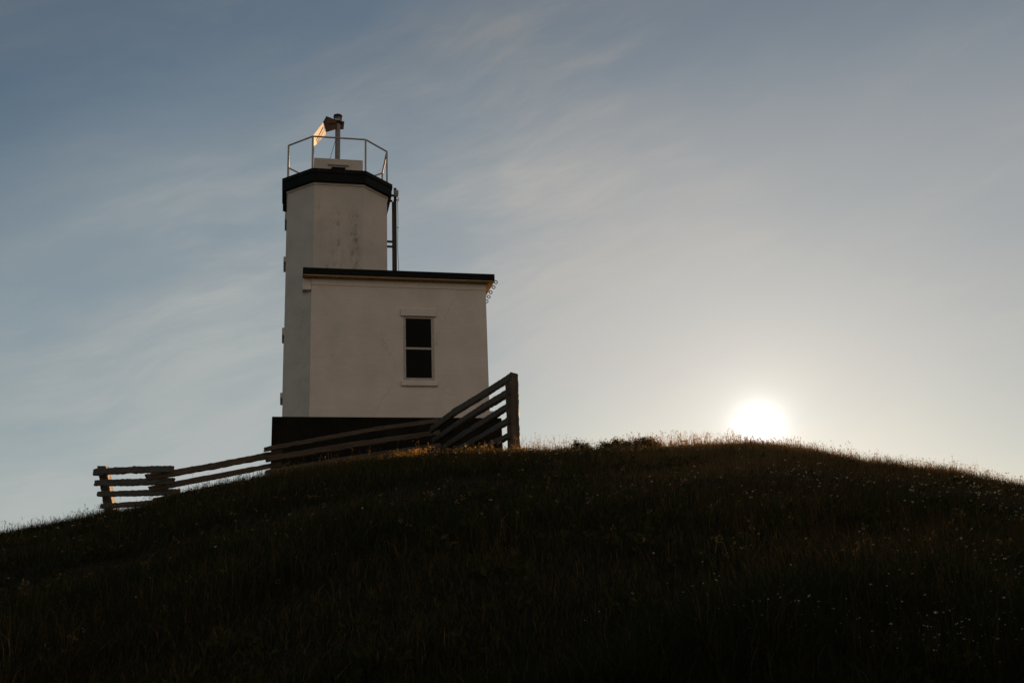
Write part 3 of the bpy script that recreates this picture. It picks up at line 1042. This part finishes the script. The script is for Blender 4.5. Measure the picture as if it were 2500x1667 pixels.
def make_weeds():
    """low broad-leaved weeds scattered through the meadow"""
    n = 1500
    r = 4.6 + rng.random(n) ** 1.2 * 20
    az = rng.uniform(-0.54, 0.54, n)
    P = on_hill(az, r)
    k = rng.random(n) < 0.15 + 0.85 * patch(P[:, 0] * 1.2 + 3, P[:, 1] * 1.2, 1.6) ** 2
    P = P[k]
    n = len(P)
    per = 46
    size = np.repeat(rng.uniform(0.05, 0.17, n), per)
    q = np.repeat(P, per, 0)
    m = len(q)
    ang, e = rng.uniform(0, 6.28, m), rng.random(m) ** 0.5
    q = q + np.stack([np.cos(ang) * e * size, np.sin(ang) * e * size, size * (1.25 - 0.7 * e) * rng.random(m) ** 0.6], 1)
    a = np.stack([np.cos(ang), np.sin(ang), rng.normal(0.5, 0.5, m)], 1); a /= np.linalg.norm(a, axis=1)[:, None]
    b = np.cross(a, rng.normal(0, 1, (m, 3))); b /= np.linalg.norm(b, axis=1)[:, None]
    l = (rng.uniform(0.25, 0.55, m) * size)[:, None]
    V = np.stack([q, q + a * l * 0.5 + b * l * 0.24, q + a * l, q + a * l * 0.5 - b * l * 0.24], 1).reshape(-1, 3)
    o = np.arange(m)[:, None, None] * 4
    T = (np.array([[0, 1, 2], [0, 2, 3]])[None] + o).reshape(-1, 3)
    o = np_mesh('weeds', V, T, M['leaf'], np.repeat(np.clip(rng.normal(0.45, 0.3, m), 0, 1), 4))
    tag(o, 'low dark broad-leaved weeds mixed through the hillside grass', 'weeds', kind='stuff')


def heads(P, size, count):
    """clusters of tiny petals round each point"""
    q = np.repeat(P, count, 0)
    s = np.repeat(size, count)
    m = len(q)
    ang = rng.uniform(0, 6.28, m)
    rad = np.sqrt(rng.random(m)) * s
    q = q + np.stack([rad * np.cos(ang), rad * np.sin(ang), rng.normal(0, 0.25, m) * s], 1)
    a = rng.normal(0, 1, (m, 3)); a[:, 2] *= 0.6; a /= np.linalg.norm(a, axis=1)[:, None]
    b = rng.normal(0, 1, (m, 3)); b /= np.linalg.norm(b, axis=1)[:, None]
    ps = (s * rng.uniform(0.30, 0.6, m))[:, None]
    V = np.stack([q - a * ps, q + b * ps, q + a * ps, q - b * ps], 1).reshape(-1, 3)
    o = np.arange(m)[:, None, None] * 4
    T = (np.array([[0, 1, 2], [0, 2, 3]])[None] + o).reshape(-1, 3)
    return V, T, m


def make_flowers():
    n = 22000
    r = 4.8 + rng.random(n) ** 1.2 * 20
    az = rng.uniform(-0.52, 0.52, n)
    P = on_hill(az, r)
    f = patch(P[:, 0] + 9, P[:, 1] * 1.3 + 5, 1.9)
    dens = np.clip((f - 0.72) * 4.5, 0, 1) * (0.03 + 0.97 * np.clip((az + 0.02) / 0.34, 0, 1) ** 1.3)
    dens = dens + 0.9 * np.exp(-((az - 0.03) / 0.075) ** 2) * np.clip((r - 13) / 6, 0, 1) * np.clip(f * 1.5 - 0.35, 0, 1)
    dens = dens + 0.7 * np.clip((az - 0.33) / 0.1, 0, 1) * np.clip(f * 1.6 - 0.4, 0, 1)
    keep = rng.random(n) < dens * 0.72
    P = P[keep]
    n = len(P)
    h = rng.uniform(0.16, 0.34, n)
    V, T, k = blades(P, h, np.full(n, 0.005), rng.uniform(0, 0.3, n), rng.uniform(0, 6.28, n), 0.7)
    tips = V.reshape(-1, 5, 3)[:, 4]
    so = np_mesh('wildflower_stems', V, T, M['grass'], np.repeat(np.full(n, 0.2), 5))
    Vh, Th, m = heads(tips, np.hypot(P[:, 0], P[:, 1]) * 0.00085 * (0.4 + 1.3 * rng.random(n) ** 2), 6)
    o = np_mesh('wildflowers', Vh, Th, M['bloom'], np.repeat(np.clip(rng.normal(0.4, 0.3, m), 0, 1), 4))
    so.parent = o
    tag(o, 'tiny pale wildflowers dotted in patches over the dark hillside', 'wildflowers', kind='stuff')


def shrub(x, y, rx, rz, n, label, gold):
    z = float(ground_z(x, y))
    root = empty('shrub', (x, y, z))
    tag(root, label, 'shrub', 'shrubs on the crest')
    # branching stems
    st = MB()
    roots = []
    ends = []
    R = random.Random(int(x * 100))
    for k in range(34):
        a = R.uniform(0, 6.28)
        e = R.random() ** 0.5
        top = Vector((math.cos(a) * rx * e, math.sin(a) * rx * 0.8 * e, rz * (1.05 - 0.45 * e * e) * R.uniform(0.55, 1.12)))
        midp = top * 0.5 + Vector((R.uniform(-.04, .04), R.uniform(-.04, .04), 0.04))
        st.tube([(top.x * .15, top.y * .15, -0.05), midp, top], [0.009, 0.006, 0.003], 5, cap=False)
        st.bm.verts.ensure_lookup_table()
        roots.append(st.bm.verts[len(st.bm.verts) - 15])
        if k:
            st.bm.faces.new((roots[k - 1], roots[k], st.bm.verts[len(st.bm.verts) - 14]))
        ends.append((midp, top))
    st.build('stem', M['stalk'], root)
    E_ = np.array([[list(a), list(b)] for a, b in ends])
    idx = rng.integers(0, len(E_), n)
    t = rng.random(n)[:, None]
    q = E_[idx, 0] * (1 - t) + E_[idx, 1] * t + rng.normal(0, 0.032, (n, 3))
    q[:, 2] = np.maximum(q[:, 2], -0.05)
    a = rng.normal(0, 1, (n, 3)); a[:, 2] = np.abs(a[:, 2]) + 0.3; a /= np.linalg.norm(a, axis=1)[:, None]
    b = np.cross(a, rng.normal(0, 1, (n, 3))); b /= np.linalg.norm(b, axis=1)[:, None]
    l = rng.uniform(0.018, 0.042, n)[:, None]
    V = np.stack([q, q + a * l * 0.5 + b * l * 0.28, q + a * l, q + a * l * 0.5 - b * l * 0.28], 1).reshape(-1, 3)
    o = np.arange(n)[:, None, None] * 4
    T = (np.array([[0, 1, 2], [0, 2, 3]])[None] + o).reshape(-1, 3)
    np_mesh('foliage', V, T, M['leaf'], np.repeat(np.clip(rng.normal(0.4, 0.3, n), 0, 1), 4), root)
    if gold:
        tp = np.array([list(b) for a, b in ends]) + np.array([0, 0, 0.03])
        tp = np.concatenate([tp, tp + rng.normal(0, 0.04, tp.shape)])[:gold]
        Vh, Th, m = heads(tp, rng.uniform(0.012, 0.022, len(tp)), 9)
        np_mesh('blossom', Vh, Th, M['goldhead'], np.repeat(rng.random(m), 4), root)
    return root


def flower_clump(x, y, rx, n, hmax, label):
    z = float(ground_z(x, y))
    root = empty('flower_clump', (x, y, z))
    tag(root, label, 'flower clump', 'dry flower clumps on the crest')
    px = rng.normal(0, rx * 0.5, n)
    py = rng.normal(0, 0.22, n)
    order = np.argsort(px)
    px, py = px[order], py[order]
    pz = ground_z(x + px, y + py) - z - 0.04
    P = np.stack([px, py, pz], 1)
    h = rng.uniform(0.45, 1.0, n) * hmax
    V, T, k = blades(P, h, np.full(n, 0.006), rng.uniform(0, 0.3, n), rng.uniform(0, 6.28, n), 0.7)
    i0 = np.arange(n - 1) * 5                     # added slivers joining the stems into one mesh, just under the soil
    T = np.concatenate([T, np.stack([i0, i0 + 1, i0 + 5], 1)])
    np_mesh('stem', V, T, M['stalk'], np.repeat(rng.random(n), 5), root)
    tips = V.reshape(-1, 5, 3)[:, 4]
    Vh, Th, m = heads(tips, rng.uniform(0.012, 0.026, n), 11)
    np_mesh('flower_head', Vh, Th, M['goldhead'], np.repeat(rng.random(m), 4), root)['kind'] = 'stuff'


def spiky_plant(x, y):
    z = float(ground_z(x, y))
    root = empty('spiky_plant', (x, y, z))
    tag(root, 'spiky low plant with stiff pointed leaves on the descending skyline', 'plant')
    R = random.Random(5)
    for k, (dx, ln, h, x0) in enumerate([(-0.22, 0.34, 0.24, -0.22), (-0.12, 0.22, 0.17, -0.18), (0.0, 0.3, 0.24, 0.06), (0.16, 0.34, 0.24, 0.08), (0.28, 0.34, 0.19, 0.12),
                                        (0.36, 0.34, 0.14, 0.16), (-0.12, 0.24, 0.16, 0.02), (0.08, 0.26, 0.2, 0.0), (-0.3, 0.2, 0.12, -0.15), (0.45, 0.24, 0.10, 0.2)]):
        p0 = Vector((x0, R.uniform(-.08, .08), -0.03))
        p2 = p0 + Vector((dx * 0.8, R.uniform(-.1, .1), h + 0.05))
        p1 = p0.lerp(p2, 0.5) + Vector((0, 0, 0.03))
        MB().tube([p0, p0.lerp(p1, 0.5), p1, p2], [0.014, 0.018, 0.015, 0.002], 6).build('leaf', M['agave'], root)


make_grass()
make_weeds()
make_stalks()
make_flowers()
shrub(1.42, 22.2, 0.30, 0.30, 3000, 'rounded dark shrub beside tall grass stalks, smallest and farthest from the sun', 14)
shrub(2.12, 22.25, 0.40, 0.33, 4200, 'dense dark shrub rising in a ragged edge right of a sky gap', 6)
shrub(2.72, 22.2, 0.50, 0.30, 5200, 'wide low dark shrub topped by dry golden flower heads', 60)
flower_clump(2.95, 22.0, 0.50, 90, 0.40, 'tall golden umbels standing over the wide dark shrub')
flower_clump(3.75, 21.9, 0.45, 80, 0.32, 'pale backlit umbels closest to the sun on the crest')
flower_clump(-2.24, 22.59, 0.28, 150, 0.34, 'bright sunlit flower clump at the foot of the fence corner')
flower_clump(-2.68, 22.54, 0.17, 80, 0.34, 'golden flower clump with dark gaps, second from the left before the plinth')
flower_clump(-3.04, 22.50, 0.08, 26, 0.22, 'smallest golden tuft in front of the dark plinth')
flower_clump(-1.36, 22.66, 0.40, 90, 0.26, 'scattered golden flowers under the rising fence rails')
flower_clump(-0.13, 22.70, 0.45, 110, 0.22, 'low golden flowers around the foot of the tall fence post')
spiky_plant(9.05, 21.9)
